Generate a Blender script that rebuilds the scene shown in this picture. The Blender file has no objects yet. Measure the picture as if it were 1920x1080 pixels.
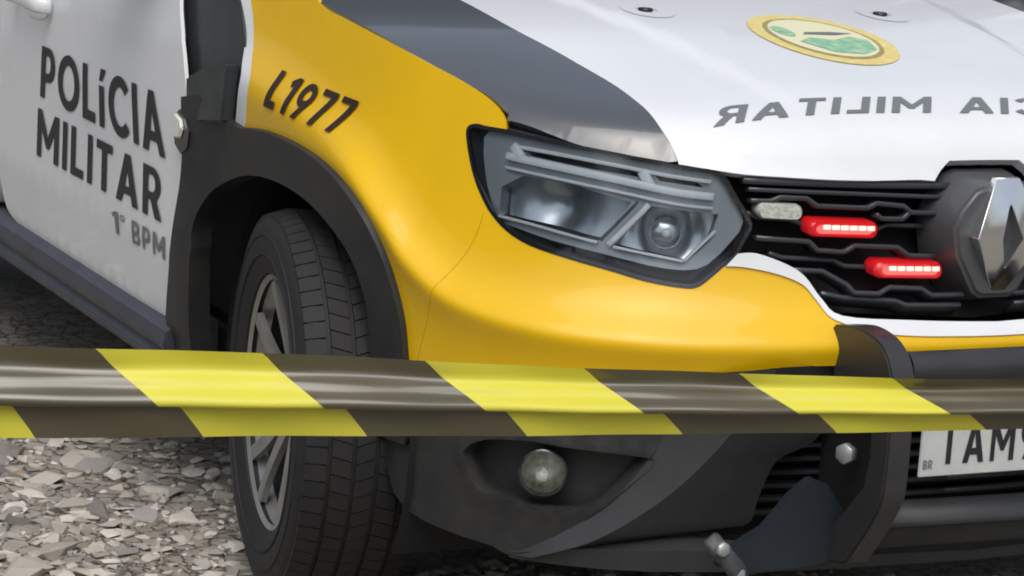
import bpy, bmesh, math, random, bisect
from mathutils import Vector, Matrix
from mathutils.geometry import delaunay_2d_cdt
random.seed(7)
sc=bpy.context.scene; col=sc.collection
# ---------------------------------------------------------------- camera
cam=bpy.data.cameras.new('camera'); camo=bpy.data.objects.new('camera',cam); col.objects.link(camo); sc.camera=camo
def cam_matrix(pos,yaw,pitch,roll):
    f=Vector((math.sin(yaw)*math.cos(pitch),math.cos(yaw)*math.cos(pitch),math.sin(pitch)))
    r=Vector((math.cos(yaw),-math.sin(yaw),0)); u=r.cross(f)
    r2=r*math.cos(roll)+u*math.sin(roll); u2=-r*math.sin(roll)+u*math.cos(roll)
    m=Matrix((r2,u2,-f)).transposed().to_4x4(); m.translation=pos
    return m
camo.matrix_world=cam_matrix((-2.70,-3.65,1.53),.467,-.199,.066)
cam.sensor_width=36; cam.lens=5540/1920*36; cam.clip_start=.05; cam.clip_end=3000
# ---------------------------------------------------------------- sky, sun, exposure
w=bpy.data.worlds.new('World'); sc.world=w; w.use_nodes=True
SUN_EL,SUN_AZ=math.radians(58),math.radians(208)      # azimuth measured from +Y towards +X
nt=w.node_tree; bg=nt.nodes['Background']; sky=nt.nodes.new('ShaderNodeTexSky')
sky.sky_type='NISHITA'; sky.sun_disc=False; sky.sun_elevation=SUN_EL; sky.sun_rotation=SUN_AZ
sky.air_density=1.0; sky.dust_density=4.0; sky.ozone_density=1.0
hsv=nt.nodes.new('ShaderNodeHueSaturation'); hsv.inputs['Saturation'].default_value=.60
nt.links.new(sky.outputs[0],hsv.inputs['Color']); nt.links.new(hsv.outputs[0],bg.inputs[0]); bg.inputs[1].default_value=.12
sun=bpy.data.lights.new('sun','SUN'); suno=bpy.data.objects.new('sun',sun); col.objects.link(suno)
sun.energy=1.0; sun.angle=math.radians(50); sun.color=(1,.98,.95)
sd=Vector((math.sin(SUN_AZ)*math.cos(SUN_EL),math.cos(SUN_AZ)*math.cos(SUN_EL),math.sin(SUN_EL)))
suno.rotation_euler=sd.to_track_quat('Z','Y').to_euler(); suno.location=(0,0,20)
sc.cycles.filter_width=1.9
sc.view_settings.view_transform='Standard'; sc.view_settings.look='None'; sc.view_settings.exposure=0.34; sc.view_settings.gamma=1
# ---------------------------------------------------------------- materials
def mat(name,c,rough=.5,metal=0,coat=0,noise=0,nscale=30,bump=0,bscale=200,spec=.5,emit=None,es=0,c2=None):
    m=bpy.data.materials.new(name); m.use_nodes=True; t=m.node_tree; b=t.nodes['Principled BSDF']
    b.inputs['Base Color'].default_value=(*c,1); b.inputs['Roughness'].default_value=rough; b.inputs['Metallic'].default_value=metal
    b.inputs['Coat Weight'].default_value=coat; b.inputs['Coat Roughness'].default_value=.06; b.inputs['Specular IOR Level'].default_value=spec
    tc=t.nodes.new('ShaderNodeTexCoord')
    if noise or c2:
        n=t.nodes.new('ShaderNodeTexNoise'); n.inputs['Scale'].default_value=nscale; n.inputs['Detail'].default_value=6; n.inputs['Roughness'].default_value=.65
        t.links.new(tc.outputs['Object'],n.inputs['Vector'])
        r=t.nodes.new('ShaderNodeValToRGB'); r.color_ramp.elements[0].position=.35; r.color_ramp.elements[1].position=.68
        a=c2 if c2 else tuple(v*(1-noise) for v in c)
        r.color_ramp.elements[0].color=(*c,1); r.color_ramp.elements[1].color=(*a,1)
        t.links.new(n.outputs['Fac'],r.inputs['Fac']); t.links.new(r.outputs['Color'],b.inputs['Base Color'])
        mr=t.nodes.new('ShaderNodeMapRange'); mr.inputs['To Min'].default_value=rough*.85; mr.inputs['To Max'].default_value=min(1,rough*1.25)
        t.links.new(n.outputs['Fac'],mr.inputs['Value']); t.links.new(mr.outputs[0],b.inputs['Roughness'])
    if bump:
        n2=t.nodes.new('ShaderNodeTexNoise'); n2.inputs['Scale'].default_value=bscale; n2.inputs['Detail'].default_value=4
        t.links.new(tc.outputs['Object'],n2.inputs['Vector'])
        bp=t.nodes.new('ShaderNodeBump'); bp.inputs['Strength'].default_value=bump; bp.inputs['Distance'].default_value=.004
        t.links.new(n2.outputs['Fac'],bp.inputs['Height']); t.links.new(bp.outputs[0],b.inputs['Normal'])
    if emit: b.inputs['Emission Color'].default_value=(*emit,1); b.inputs['Emission Strength'].default_value=es
    return m
M={}
M['yellow']=mat('yellow_paint',(.80,.485,.001),.42,coat=.35,noise=.06,nscale=6,bump=.02,bscale=3,spec=.35)
M['white']=mat('white_paint',(.76,.785,.80),.35,coat=.5,noise=.07,nscale=3.5)
M['greywrap']=mat('grey_wrap',(.075,.083,.09),.22,coat=1.0,noise=.10,nscale=4)
M['plastic']=mat('black_plastic',(.016,.018,.020),.5,noise=.3,nscale=14,bump=.2,bscale=500,c2=(.034,.033,.031))
M['trim']=mat('trim_plastic',(.040,.046,.048),.42,noise=.3,nscale=14,bump=.1,bscale=500)
M['gloss']=mat('gloss_black',(.012,.013,.015),.18,coat=.3)
M['grilleb']=mat('grille_black',(.030,.033,.038),.30,coat=.2)
M['dark']=mat('underbody_dark',(.006,.006,.007),.8)
M['greytrim']=mat('grey_trim',(.036,.038,.040),.45,noise=.2,nscale=20,bump=.15,bscale=400)
M['sill']=mat('sill_plastic',(.05,.052,.066),.45,noise=.2,nscale=10)
M['steel']=mat('painted_steel',(.035,.034,.036),.38,noise=.25,nscale=18,coat=.1)
M['blue']=mat('dark_blue_steel',(.012,.018,.026),.5,noise=.3,nscale=12)
M['rubber']=mat('tyre_rubber',(.010,.010,.011),.7,noise=.3,nscale=25,c2=(.018,.017,.016),bump=.15,bscale=150)
M['alloy']=mat('alloy',(.36,.36,.34),.42,metal=.6,noise=.2,nscale=20)
M['alloyd']=mat('dark_alloy',(.05,.05,.052),.45,metal=.4)
M['chrome']=mat('chrome',(.80,.80,.80),.16,metal=1)
M['lampgrey']=mat('lamp_grey',(.42,.455,.475),.30,metal=.25)
M['lampcell']=mat('lamp_cell',(.42,.46,.49),.18,metal=.8,noise=.2,nscale=18)
M['lampdark']=mat('lamp_dark',(.07,.08,.10),.3)
M['reflector']=mat('reflector',(.85,.84,.76),.25,metal=.35,noise=.45,nscale=40)
M['fogref']=mat('fog_reflector',(.78,.76,.66),.3,metal=.3,noise=.6,nscale=70,c2=(.30,.29,.24),bump=.8,bscale=130)
M['blocktrim']=mat('block_trim',(.085,.088,.092),.35,noise=.2,nscale=12,coat=.2)
M['drl']=mat('drl_plastic',(.90,.94,.96),.22,metal=0)
M['bolt']=mat('zinc',(.45,.47,.47),.4,metal=.6,noise=.3,nscale=60)
M['zincd']=mat('dull_zinc',(.10,.108,.112),.55,metal=.4,noise=.5,nscale=50)
M['print']=mat('black_print',(.018,.018,.022),.5)
M['printb']=mat('brown_black_print',(.028,.010,.006),.5)
M['printg']=mat('grey_print',(.16,.175,.18),.5)
M['plate']=mat('plate_white',(.58,.60,.58),.4,noise=.12,nscale=30)
M['redlens']=mat('red_lens',(.45,.006,.008),.15,emit=(.80,.02,.03),es=.22)
M['led']=mat('led_red',(1,.3,.2),.3,emit=(1,.52,.44),es=1.3)
M['redglow']=mat('red_glow',(.6,.02,.02),.3,emit=(1,.14,.12),es=1.0)
M['ledw']=mat('white_led',(.55,.58,.52),.2,noise=.5,nscale=160)
M['repeater']=mat('repeater_lens',(.75,.75,.70),.15,coat=.5)
M['gold']=mat('gold_print',(.66,.52,.12),.5,noise=.4,nscale=70,c2=(.76,.66,.34))
M['green']=mat('green_print',(.14,.40,.25),.5,noise=.4,nscale=60,c2=(.46,.62,.40))
M['olive']=mat('olive_print',(.42,.36,.12),.5,noise=.4,nscale=60)
M['pale']=mat('pale_print',(.72,.74,.44),.5,noise=.4,nscale=60,c2=(.74,.68,.52))
M['tapey']=mat('tape_yellow',(.66,.61,.055),.42,noise=.06,nscale=4)
M['tapek']=mat('tape_black',(.078,.068,.034),.30,coat=.8,noise=.2,nscale=5,c2=(.088,.074,.038))
M['post']=mat('post_steel',(.35,.35,.33),.5,metal=.5,noise=.3,nscale=20)
M['glassdark']=mat('tinted_glass',(.01,.012,.013),.05,spec=.6)
def thin_glass(name,tint=(.93,.96,.98),refl=.10):
    m=bpy.data.materials.new(name); m.use_nodes=True; t=m.node_tree; t.nodes.clear()
    o=t.nodes.new('ShaderNodeOutputMaterial'); tr=t.nodes.new('ShaderNodeBsdfTransparent'); tr.inputs[0].default_value=(*tint,1)
    g=t.nodes.new('ShaderNodeBsdfGlossy'); g.inputs['Roughness'].default_value=.04
    fr=t.nodes.new('ShaderNodeFresnel'); fr.inputs[0].default_value=1.55
    mx=t.nodes.new('ShaderNodeMixShader'); t.links.new(fr.outputs[0],mx.inputs[0]); t.links.new(tr.outputs[0],mx.inputs[1]); t.links.new(g.outputs[0],mx.inputs[2])
    t.links.new(mx.outputs[0],o.inputs[0]); return m
M['lens']=thin_glass('clear_lens')
def ground_mat():
    m=bpy.data.materials.new('dry_ground'); m.use_nodes=True; t=m.node_tree; b=t.nodes['Principled BSDF']; b.inputs['Roughness'].default_value=.95
    tc=t.nodes.new('ShaderNodeTexCoord')
    n=t.nodes.new('ShaderNodeTexNoise'); n.inputs['Scale'].default_value=9; n.inputs['Detail'].default_value=10; n.inputs['Roughness'].default_value=.7
    v=t.nodes.new('ShaderNodeTexVoronoi'); v.feature='DISTANCE_TO_EDGE'; v.inputs['Scale'].default_value=22
    t.links.new(tc.outputs['Object'],n.inputs['Vector'])
    ad=t.nodes.new('ShaderNodeVectorMath'); ad.operation='ADD'
    sc_=t.nodes.new('ShaderNodeVectorMath'); sc_.operation='SCALE'; sc_.inputs[3].default_value=.12
    t.links.new(n.outputs['Color'],sc_.inputs[0]); t.links.new(tc.outputs['Object'],ad.inputs[0]); t.links.new(sc_.outputs[0],ad.inputs[1]); t.links.new(ad.outputs[0],v.inputs['Vector'])
    r=t.nodes.new('ShaderNodeValToRGB'); e=r.color_ramp.elements
    e[0].position=.3; e[0].color=(.22,.195,.16,1); e[1].position=.7; e[1].color=(.40,.365,.31,1)
    t.links.new(n.outputs['Fac'],r.inputs['Fac'])
    cr=t.nodes.new('ShaderNodeMapRange'); cr.inputs['From Max'].default_value=.05; t.links.new(v.outputs['Distance'],cr.inputs['Value'])
    mx=t.nodes.new('ShaderNodeMix'); mx.data_type='RGBA'; mx.inputs['A'].default_value=(.10,.085,.07,1)
    t.links.new(cr.outputs[0],mx.inputs['Factor']); t.links.new(r.outputs['Color'],mx.inputs['B']); t.links.new(mx.outputs['Result'],b.inputs['Base Color'])
    bp=t.nodes.new('ShaderNodeBump'); bp.inputs['Strength'].default_value=.8; bp.inputs['Distance'].default_value=.02
    mu=t.nodes.new('ShaderNodeMath'); mu.operation='MULTIPLY_ADD'; mu.inputs[1].default_value=.6
    t.links.new(cr.outputs[0],mu.inputs[0]); t.links.new(n.outputs['Fac'],mu.inputs[2]); t.links.new(mu.outputs[0],bp.inputs['Height']); t.links.new(bp.outputs[0],b.inputs['Normal'])
    return m
M['ground']=ground_mat()
def stone_mat(name,cols):
    m=mat(name,cols[1],.92,bump=.6,bscale=90); t=m.node_tree; b=t.nodes['Principled BSDF']
    g=t.nodes.new('ShaderNodeNewGeometry'); r=t.nodes.new('ShaderNodeValToRGB'); e=r.color_ramp.elements
    e[0].position=0; e[0].color=(*cols[0],1); e[1].position=1; e[1].color=(*cols[2],1); k=e.new(.5); k.color=(*cols[1],1)
    n=t.nodes.new('ShaderNodeTexNoise'); n.inputs['Scale'].default_value=45; n.inputs['Detail'].default_value=6
    tc=t.nodes.new('ShaderNodeTexCoord'); t.links.new(tc.outputs['Object'],n.inputs['Vector'])
    oi=t.nodes.new('ShaderNodeObjectInfo'); ad=t.nodes.new('ShaderNodeMath'); ad.operation='ADD'; fr=t.nodes.new('ShaderNodeMath'); fr.operation='FRACT'
    t.links.new(g.outputs['Random Per Island'],ad.inputs[0]); t.links.new(oi.outputs['Random'],ad.inputs[1]); t.links.new(ad.outputs[0],fr.inputs[0]); t.links.new(fr.outputs[0],r.inputs['Fac'])
    mx=t.nodes.new('ShaderNodeMix'); mx.data_type='RGBA'; mx.blend_type='MULTIPLY'; mx.inputs['Factor'].default_value=.6
    t.links.new(r.outputs['Color'],mx.inputs['A']); t.links.new(n.outputs['Fac'],mx.inputs['B']); 
    gm=t.nodes.new('ShaderNodeGamma'); gm.inputs[1].default_value=.8; t.links.new(mx.outputs['Result'],gm.inputs[0]); t.links.new(gm.outputs[0],b.inputs['Base Color'])
    return m
M['stone']=stone_mat('pale_stone',((.38,.34,.275),(.60,.55,.46),(.76,.71,.61)))
M['stoned']=stone_mat('grey_stone',((.19,.175,.15),(.34,.32,.285),(.48,.455,.42)))
M['stoneo']=stone_mat('orange_stone',((.50,.30,.18),(.50,.30,.18),(.50,.30,.18)))
M['concrete']=mat('concrete',(.34,.35,.34),.9,noise=.3,nscale=3,bump=.3,bscale=40)
M['leaf']=mat('tree_leaf',(.050,.085,.025),.6,noise=.4,nscale=2,c2=(.09,.12,.04))
M['bark']=mat('tree_bark',(.11,.085,.065),.9,noise=.4,nscale=9,bump=.6,bscale=30)
# ---------------------------------------------------------------- helpers
def new(name,me,parent=None,mats=()):
    o=bpy.data.objects.new(name,me); col.objects.link(o)
    for m in mats: me.materials.append(M[m] if isinstance(m,str) else m)
    if parent: o.parent=parent
    return o
def pyobj(name,v,f,m,parent=None,smooth=False):
    me=bpy.data.meshes.new(name); me.from_pydata([tuple(a) for a in v],[],f); me.update()
    if smooth:
        for p in me.polygons: p.use_smooth=True
    return new(name,me,parent,[m])
def bmobj(name,bm,m,parent=None,smooth=False,recalc=True):
    if recalc: bmesh.ops.recalc_face_normals(bm,faces=bm.faces)
    me=bpy.data.meshes.new(name); bm.to_mesh(me); bm.free()
    if smooth:
        for p in me.polygons: p.use_smooth=True
    return new(name,me,parent,[m])
def autosmooth(o,deg=35):
    for p in o.data.polygons: p.use_smooth=True
    bm=bmesh.new(); bm.from_mesh(o.data)
    for e in bm.edges:
        if len(e.link_faces)==2 and e.calc_face_angle(0)>math.radians(deg): e.smooth=False
    bm.to_mesh(o.data); bm.free(); return o
def bevel(o,wd=.004,seg=2):
    bm=bmesh.new(); bm.from_mesh(o.data)
    es=[e for e in bm.edges if len(e.link_faces)==2 and e.calc_face_angle(0)>math.radians(40)]
    bmesh.ops.bevel(bm,geom=es,offset=wd,segments=seg,affect='EDGES',clamp_overlap=True)
    bm.to_mesh(o.data); bm.free(); return autosmooth(o,50)
def box(name,c,s,m,parent=None,bev=.004,rot=None):
    bm=bmesh.new(); bmesh.ops.create_cube(bm,size=1)
    for v in bm.verts:
        v.co=Vector((v.co.x*s[0],v.co.y*s[1],v.co.z*s[2]))
        if rot: v.co=rot@v.co
        v.co+=Vector(c)
    o=bmobj(name,bm,m,parent)
    return bevel(o,bev) if bev else o
def revolve(name,prof,m,parent=None,n=64,axis='X',caps=False,deg=35):
    v=[];f=[]
    for k in range(n):
        a=2*math.pi*k/n
        for (x,r) in prof: v.append((x,r*math.cos(a),r*math.sin(a)))
    L=len(prof)
    for k in range(n):
        for i in range(L-1):
            a=k*L+i; b=((k+1)%n)*L+i; f.append((a,a+1,b+1,b))
    if caps: f.append([k*L for k in range(n)]); f.append([k*L+L-1 for k in range(n)][::-1])
    bm=bmesh.new(); me=bpy.data.meshes.new(name); me.from_pydata(v,[],f); bm.from_mesh(me); bpy.data.meshes.remove(me)
    bmesh.ops.remove_doubles(bm,verts=bm.verts,dist=1e-6)
    return autosmooth(bmobj(name,bm,m,parent),deg)
def frames(pts,up):
    out=[]
    for i,p in enumerate(pts):
        a=pts[max(0,i-1)]; b=pts[min(len(pts)-1,i+1)]; t=(b-a).normalized()
        n=up[i] if isinstance(up,list) else up
        s=t.cross(n).normalized(); out.append((p,s,s.cross(t).normalized()))
    return out
def sweep(name,pts,up,wd,dp,m,parent=None,bev=.0015,closed=False):
    """rectangular bar along pts: wd across, dp along the up/normal direction"""
    pts=[Vector(p) for p in pts]; v=[];f=[]
    for (p,s,n) in frames(pts,up):
        for a,b in((-1,-1),(1,-1),(1,1),(-1,1)): v.append(p+s*a*wd/2+n*b*dp/2)
    k=len(pts)
    for i in range(k-1):
        for j in range(4): f.append((i*4+j,i*4+(j+1)%4,i*4+4+(j+1)%4,i*4+4+j))
    f.append((3,2,1,0)); f.append(tuple((k-1)*4+j for j in range(4)))
    bm=bmesh.new(); me=bpy.data.meshes.new(name); me.from_pydata(v,[],f); bm.from_mesh(me); bpy.data.meshes.remove(me)
    o=bmobj(name,bm,m,parent)
    return bevel(o,bev,1) if bev else o
def tube(name,pts,r,m,parent=None,n=16,up=Vector((0,.1,1))):
    pts=[Vector(p) for p in pts]; v=[];f=[]
    for (p,s,nn) in frames(pts,up):
        for k in range(n):
            a=2*math.pi*k/n; v.append(p+s*math.cos(a)*r+nn*math.sin(a)*r)
    for i in range(len(pts)-1):
        for k in range(n): f.append((i*n+k,i*n+(k+1)%n,i*n+n+(k+1)%n,i*n+n+k))
    f.append(tuple(range(n))[::-1]); f.append(tuple((len(pts)-1)*n+k for k in range(n)))
    bm=bmesh.new(); me=bpy.data.meshes.new(name); me.from_pydata(v,[],f); bm.from_mesh(me); bpy.data.meshes.remove(me)
    return autosmooth(bmobj(name,bm,m,parent),40)
def cyl(name,c,ax,r,h,m,parent=None,n=20,bev=.002):
    c=Vector(c); ax=Vector(ax).normalized(); q=Vector((0,0,1)).rotation_difference(ax).to_matrix()
    bm=bmesh.new(); bmesh.ops.create_cone(bm,cap_ends=True,segments=n,radius1=r,radius2=r,depth=h)
    for vv in bm.verts: vv.co=q@vv.co+c
    o=bmobj(name,bm,m,parent); return bevel(o,bev,1) if bev else autosmooth(o)
def cat(pts,n=6,closed=False):
    out=[]; N=len(pts); rng=N if closed else N-1
    for i in range(rng):
        g=lambda k:Vector(pts[k%N]) if closed else Vector(pts[max(0,min(N-1,k))])
        a,b,c,d=g(i-1),g(i),g(i+1),g(i+2)
        for k in range(n):
            t=k/n; out.append(.5*((2*b)+(c-a)*t+(2*a-5*b+4*c-d)*t*t+(3*b-a-3*c+d)*t**3))
    if not closed: out.append(Vector(pts[-1]))
    return [tuple(p) for p in out]
def resample(poly,h):
    out=[]
    for a,b in zip(poly,poly[1:]+poly[:1]):
        L=math.dist(a,b)
        if L<1e-6: continue
        n=max(1,round(L/h))
        for k in range(n): out.append(tuple(x+(y-x)*k/n for x,y in zip(a,b)))
    o2=[]
    for p in out:
        if not o2 or math.dist(p,o2[-1])>h*.2: o2.append(p)
    if math.dist(o2[0],o2[-1])<h*.2: o2.pop()
    return o2
def inside(p,poly):
    x,y=p; c=False; j=len(poly)-1
    for i in range(len(poly)):
        xi,yi=poly[i]; xj,yj=poly[j]
        if (yi>y)!=(yj>y) and x<(xj-xi)*(y-yi)/(yj-yi)+xi: c=not c
        j=i
    return c
def area(poly): return .5*sum(a[0]*b[1]-b[0]*a[1] for a,b in zip(poly,poly[1:]+poly[:1]))
def patch(name,outline,fn,m,parent=None,h=.02,holes=(),rim=.012,rimdir=None,hb=None,flip=False,smooth=True,extra=(),rimfn=None):
    """skin of the surface fn(u,v)->point over a closed outline, with its edge turned in by `rim`"""
    hb=hb or h*.7
    B=[resample(list(outline),hb)]+[resample(list(q),hb) for q in holes]
    V=[];E=[]
    for b in B:
        s=len(V); V+=b; E+=[(s+i,s+(i+1)%len(b)) for i in range(len(b))]
    us=[p[0] for p in B[0]]; vs=[p[1] for p in B[0]]
    G=[]; u=min(us)+h/2; row=0
    while u<max(us):
        v=min(vs)+h/2+(row%2)*h/2
        while v<max(vs): G.append((u,v)); v+=h
        u+=h*.87; row+=1
    ok=[]
    allb=[q for b in B for q in b]
    cell={}
    for q in allb: cell.setdefault((int(q[0]//h),int(q[1]//h)),[]).append(q)
    for g in list(G)+list(extra):
        if not inside(g,B[0]) or any(inside(g,q) for q in B[1:]): continue
        ci,cj=int(g[0]//h),int(g[1]//h)
        if any(math.dist(g,q)<h*.45 for a in(-1,0,1) for b in(-1,0,1) for q in cell.get((ci+a,cj+b),())): continue
        ok.append(g)
    V2=[Vector(p) for p in V+ok]
    r=delaunay_2d_cdt(V2,E,[],0,1e-6)
    vo,fo=r[0],r[2]
    P=[Vector(fn(p.x,p.y)) for p in vo]; F=[]
    for t in fo:
        c=((sum(vo[i].x for i in t))/len(t),(sum(vo[i].y for i in t))/len(t))
        if inside(c,B[0]) and not any(inside(c,q) for q in B[1:]): F.append(tuple(t) if not flip else tuple(t)[::-1])
    UV=[(p.x,p.y) for p in vo]; NV=len(P)
    # edge returns
    cnt={}
    for t in F:
        for a,b in zip(t,t[1:]+t[:1]): cnt[(a,b)]=1
    bd=[(a,b) for (a,b) in cnt if (b,a) not in cnt]
    if rim or rimfn:
        nr={}
        for t in F:
            n=(P[t[1]]-P[t[0]]).cross(P[t[2]]-P[t[0]])
            for i in t: nr[i]=nr.get(i,Vector())+n
        mp={};mq={}
        for a,b in bd:
            for i in(a,b):
                if i not in mp:
                    n=nr[i].normalized() if rimdir is None else -Vector(rimdir)
                    mp[i]=len(P); P.append(P[i].copy()); mq[i]=len(P); P.append(P[i]-n*rim if rimfn is None else Vector(rimfn(*UV[i])))
            F.append((mp[b],mp[a],mq[a],mq[b]))
    ob=pyobj(name,P,F,m,parent,smooth)
    if smooth:
        e=.003; ns=[]
        for (a,b) in UV:
            d1=Vector(fn(a+e,b))-Vector(fn(a-e,b)); d2=Vector(fn(a,b+e))-Vector(fn(a,b-e)); q=d1.cross(d2)
            if flip: q=-q
            ns.append(tuple(q.normalized()) if q.length>1e-12 else (0,0,0))
        ns+=[(0,0,0)]*(len(P)-NV)
        ob.data.normals_split_custom_set_from_vertices(ns)
    return ob
# ---------------------------------------------------------------- body surface: s runs round the car from the nose, z is height
PL=[(-.2,.006),(0,0),(.2,.006),(.4,.035),(.55,.085),(.66,.155),(.74,.24),(.80,.345),(.845,.47),(.872,.62),(.888,.84),(.895,1.1),(.896,1.4),(.896,1.8),(.896,2.4),(.895,3.0),(.885,3.5),(.86,3.9),(.80,4.15),(.60,4.27)]
def _cat(p0,p1,p2,p3,t):
    return tuple(.5*((2*b)+(c-a)*t+(2*a-5*b+4*c-d)*t*t+(3*b-a-3*c+d)*t**3) for a,b,c,d in zip(p0,p1,p2,p3))
TAB=[]
for i in range(1,len(PL)-2):
    for k in range(24): TAB.append(_cat(PL[i-1],PL[i],PL[i+1],PL[i+2],k/24))
TAB.append(PL[-2])
SS=[0.]
for a,b in zip(TAB,TAB[1:]): SS.append(SS[-1]+math.hypot(b[0]-a[0],b[1]-a[1]))
def plan(s):
    s=max(0.,min(SS[-1]-1e-6,s)); i=min(bisect.bisect_right(SS,s)-1,len(TAB)-2)
    t=(s-SS[i])/(SS[i+1]-SS[i]); a,b=TAB[i],TAB[i+1]
    return a[0]+(b[0]-a[0])*t,a[1]+(b[1]-a[1])*t
def nrm(s):
    a=plan(s-.03) if s>.03 else (-plan(.03-s)[0],plan(.03-s)[1])
    b=plan(s+.03); dx,dy=b[0]-a[0],b[1]-a[1]; l=math.hypot(dx,dy)
    return dy/l,-dx/l       # outward
def sst(a,b,x):
    t=max(0.,min(1.,(x-a)/(b-a))); return t*t*(3-2*t)
def interp(T,x):
    if x<=T[0][0]: return T[0][1]
    for (a,b),(c,d) in zip(T,T[1:]):
        if x<=c:
            t=(x-a)/(c-a); return b+(d-b)*t
    return T[-1][1]
ZC=[(0,.593),(.373,.593),(.563,.590),(.77,.594),(.93,.615),(1.03,.660),(1.10,.713),(1.21,.775),(1.40,.830),(1.59,.855),(1.75,.862),(3,.87)]
def herm(T,x):
    if x<=T[0][0]: return T[0][1]
    if x>=T[-1][0]: return T[-1][1]
    n=len(T)
    for i in range(n-1):
        if x<=T[i+1][0]: break
    def m(j):
        if j==0 or j==n-1: return 0.
        return (T[j+1][1]-T[j-1][1])/(T[j+1][0]-T[j-1][0])
    h=T[i+1][0]-T[i][0]; t=(x-T[i][0])/h
    return (2*t**3-3*t*t+1)*T[i][1]+(t**3-2*t*t+t)*h*m(i)+(-2*t**3+3*t*t)*T[i+1][1]+(t**3-t*t)*h*m(i+1)
DOOR=[(.20,.06),(.30,.03),(.38,.012),(.50,.0),(.62,.002),(.75,.004),(.88,.012),(1.0,.03),(1.1,.05)]
def inset(s,z,mode=0):
    zc=herm(ZC,s); h=z-zc; w=.006+.013*sst(1.12,1.38,s)
    hp=w*math.log(1+math.exp(max(-40,h/w))) if h<20*w else h; hm=hp-h
    fr=1-sst(.55,1.0,s)           # 1 front, 0 fender
    I=.036+.020*fr; sl=.95
    up=I*math.tanh(hp*sl/I)+(.22-.05*fr)*hp
    lo=.020*math.tanh(hm*.35/.020)+.055*hm
    d=up+lo
    wd=1. if mode else sst(1.68,1.86,s)
    if wd>0: d=d*(1-wd)+wd*interp(DOOR,z)
    return d
def pt(s,z,off=0.,mode=0):
    x,y=plan(s); nx,ny=nrm(s); d=off-inset(s,z,mode)
    return (-(x+nx*d),y+ny*d,z)

SHUT=[(.30,.690,.868),(.367,.703,.883),(.382,.708,.899),(.406,.717,.914),(.443,.733,.929),(.506,.760,.947),(.58,.783,.964),(.671,.80,.979),(.776,.811,.992),(.864,.817,1.003),(1.2,.82,1.03)]
HF=[(0.,.097,.830),(.2,.102,.832),(.3,.113,.834),(.407,.137,.838),(.455,.153,.843),(.505,.174,.849),(.583,.222,.858),(.645,.279,.866),(.704,.363,.873),(.733,.43,.90),(.82,.7,1.0)]
ZCEN=[(0,.85),(.1,.900),(.2,.930),(.4,.969),(.6,.998),(.84,1.022),(1.2,1.05)]
XE=[(a,b) for a,b,c in SHUT]; YF=[(a,b) for a,b,c in HF]; ZF=[(a,c) for a,b,c in HF]
DR=[(.0,.045),(.42,.048),(.65,.026),(.84,.019),(1.2,.02)]
def T(x,y):
    x=abs(x); r=x/herm(XE,y)
    z=herm(ZCEN,y)-herm(DR,y)*min(r,1.1)**2.5
    # raised centre field between two creases that close towards the nose
    xc=.27+.15*y
    z+=.007*(1-sst(xc-.035,xc+.004,x))*sst(.16,.30,y)
    return z
def hood(x,y):
    ax=min(abs(x),.704); yf=herm(YF,ax); t=max(0.,y-yf)
    am=(T(ax,yf)-herm(ZF,ax))*(1-.35*sst(.62,.70,ax))
    return T(x,y)-am*math.exp(-t/.028)

def S(off=0.,mode=0,offf=None):
    return lambda s,z: pt(s,z,off+(offf(s,z) if offf else 0.),mode)
def snorm(s,z,mode=0):
    a=Vector(pt(s+.004,z,0,mode))-Vector(pt(s-.004,z,0,mode)); b=Vector(pt(s,z+.004,0,mode))-Vector(pt(s,z-.004,0,mode))
    n=b.cross(a).normalized(); nx,ny=nrm(s)
    return n if n.x*(-nx)+n.y*ny>0 else -n
def shellbar(name,pts,off,wd,dp,m,parent,bev=.0012,n=4):
    q=cat(pts,n) if len(pts)>2 else [tuple(a+(b-a)*k/6 for a,b in zip(pts[0],pts[1])) for k in range(7)]
    return sweep(name,[pt(a,b,off) for a,b in q],[snorm(a,b) for a,b in q],wd,dp,m,parent,bev)
def arcp(cx,cy,a,b,d0,d1,n=12):
    return [(cx+a*math.cos(math.radians(d0+(d1-d0)*k/n)),cy+b*math.sin(math.radians(d0+(d1-d0)*k/n))) for k in range(n+1)]
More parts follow.
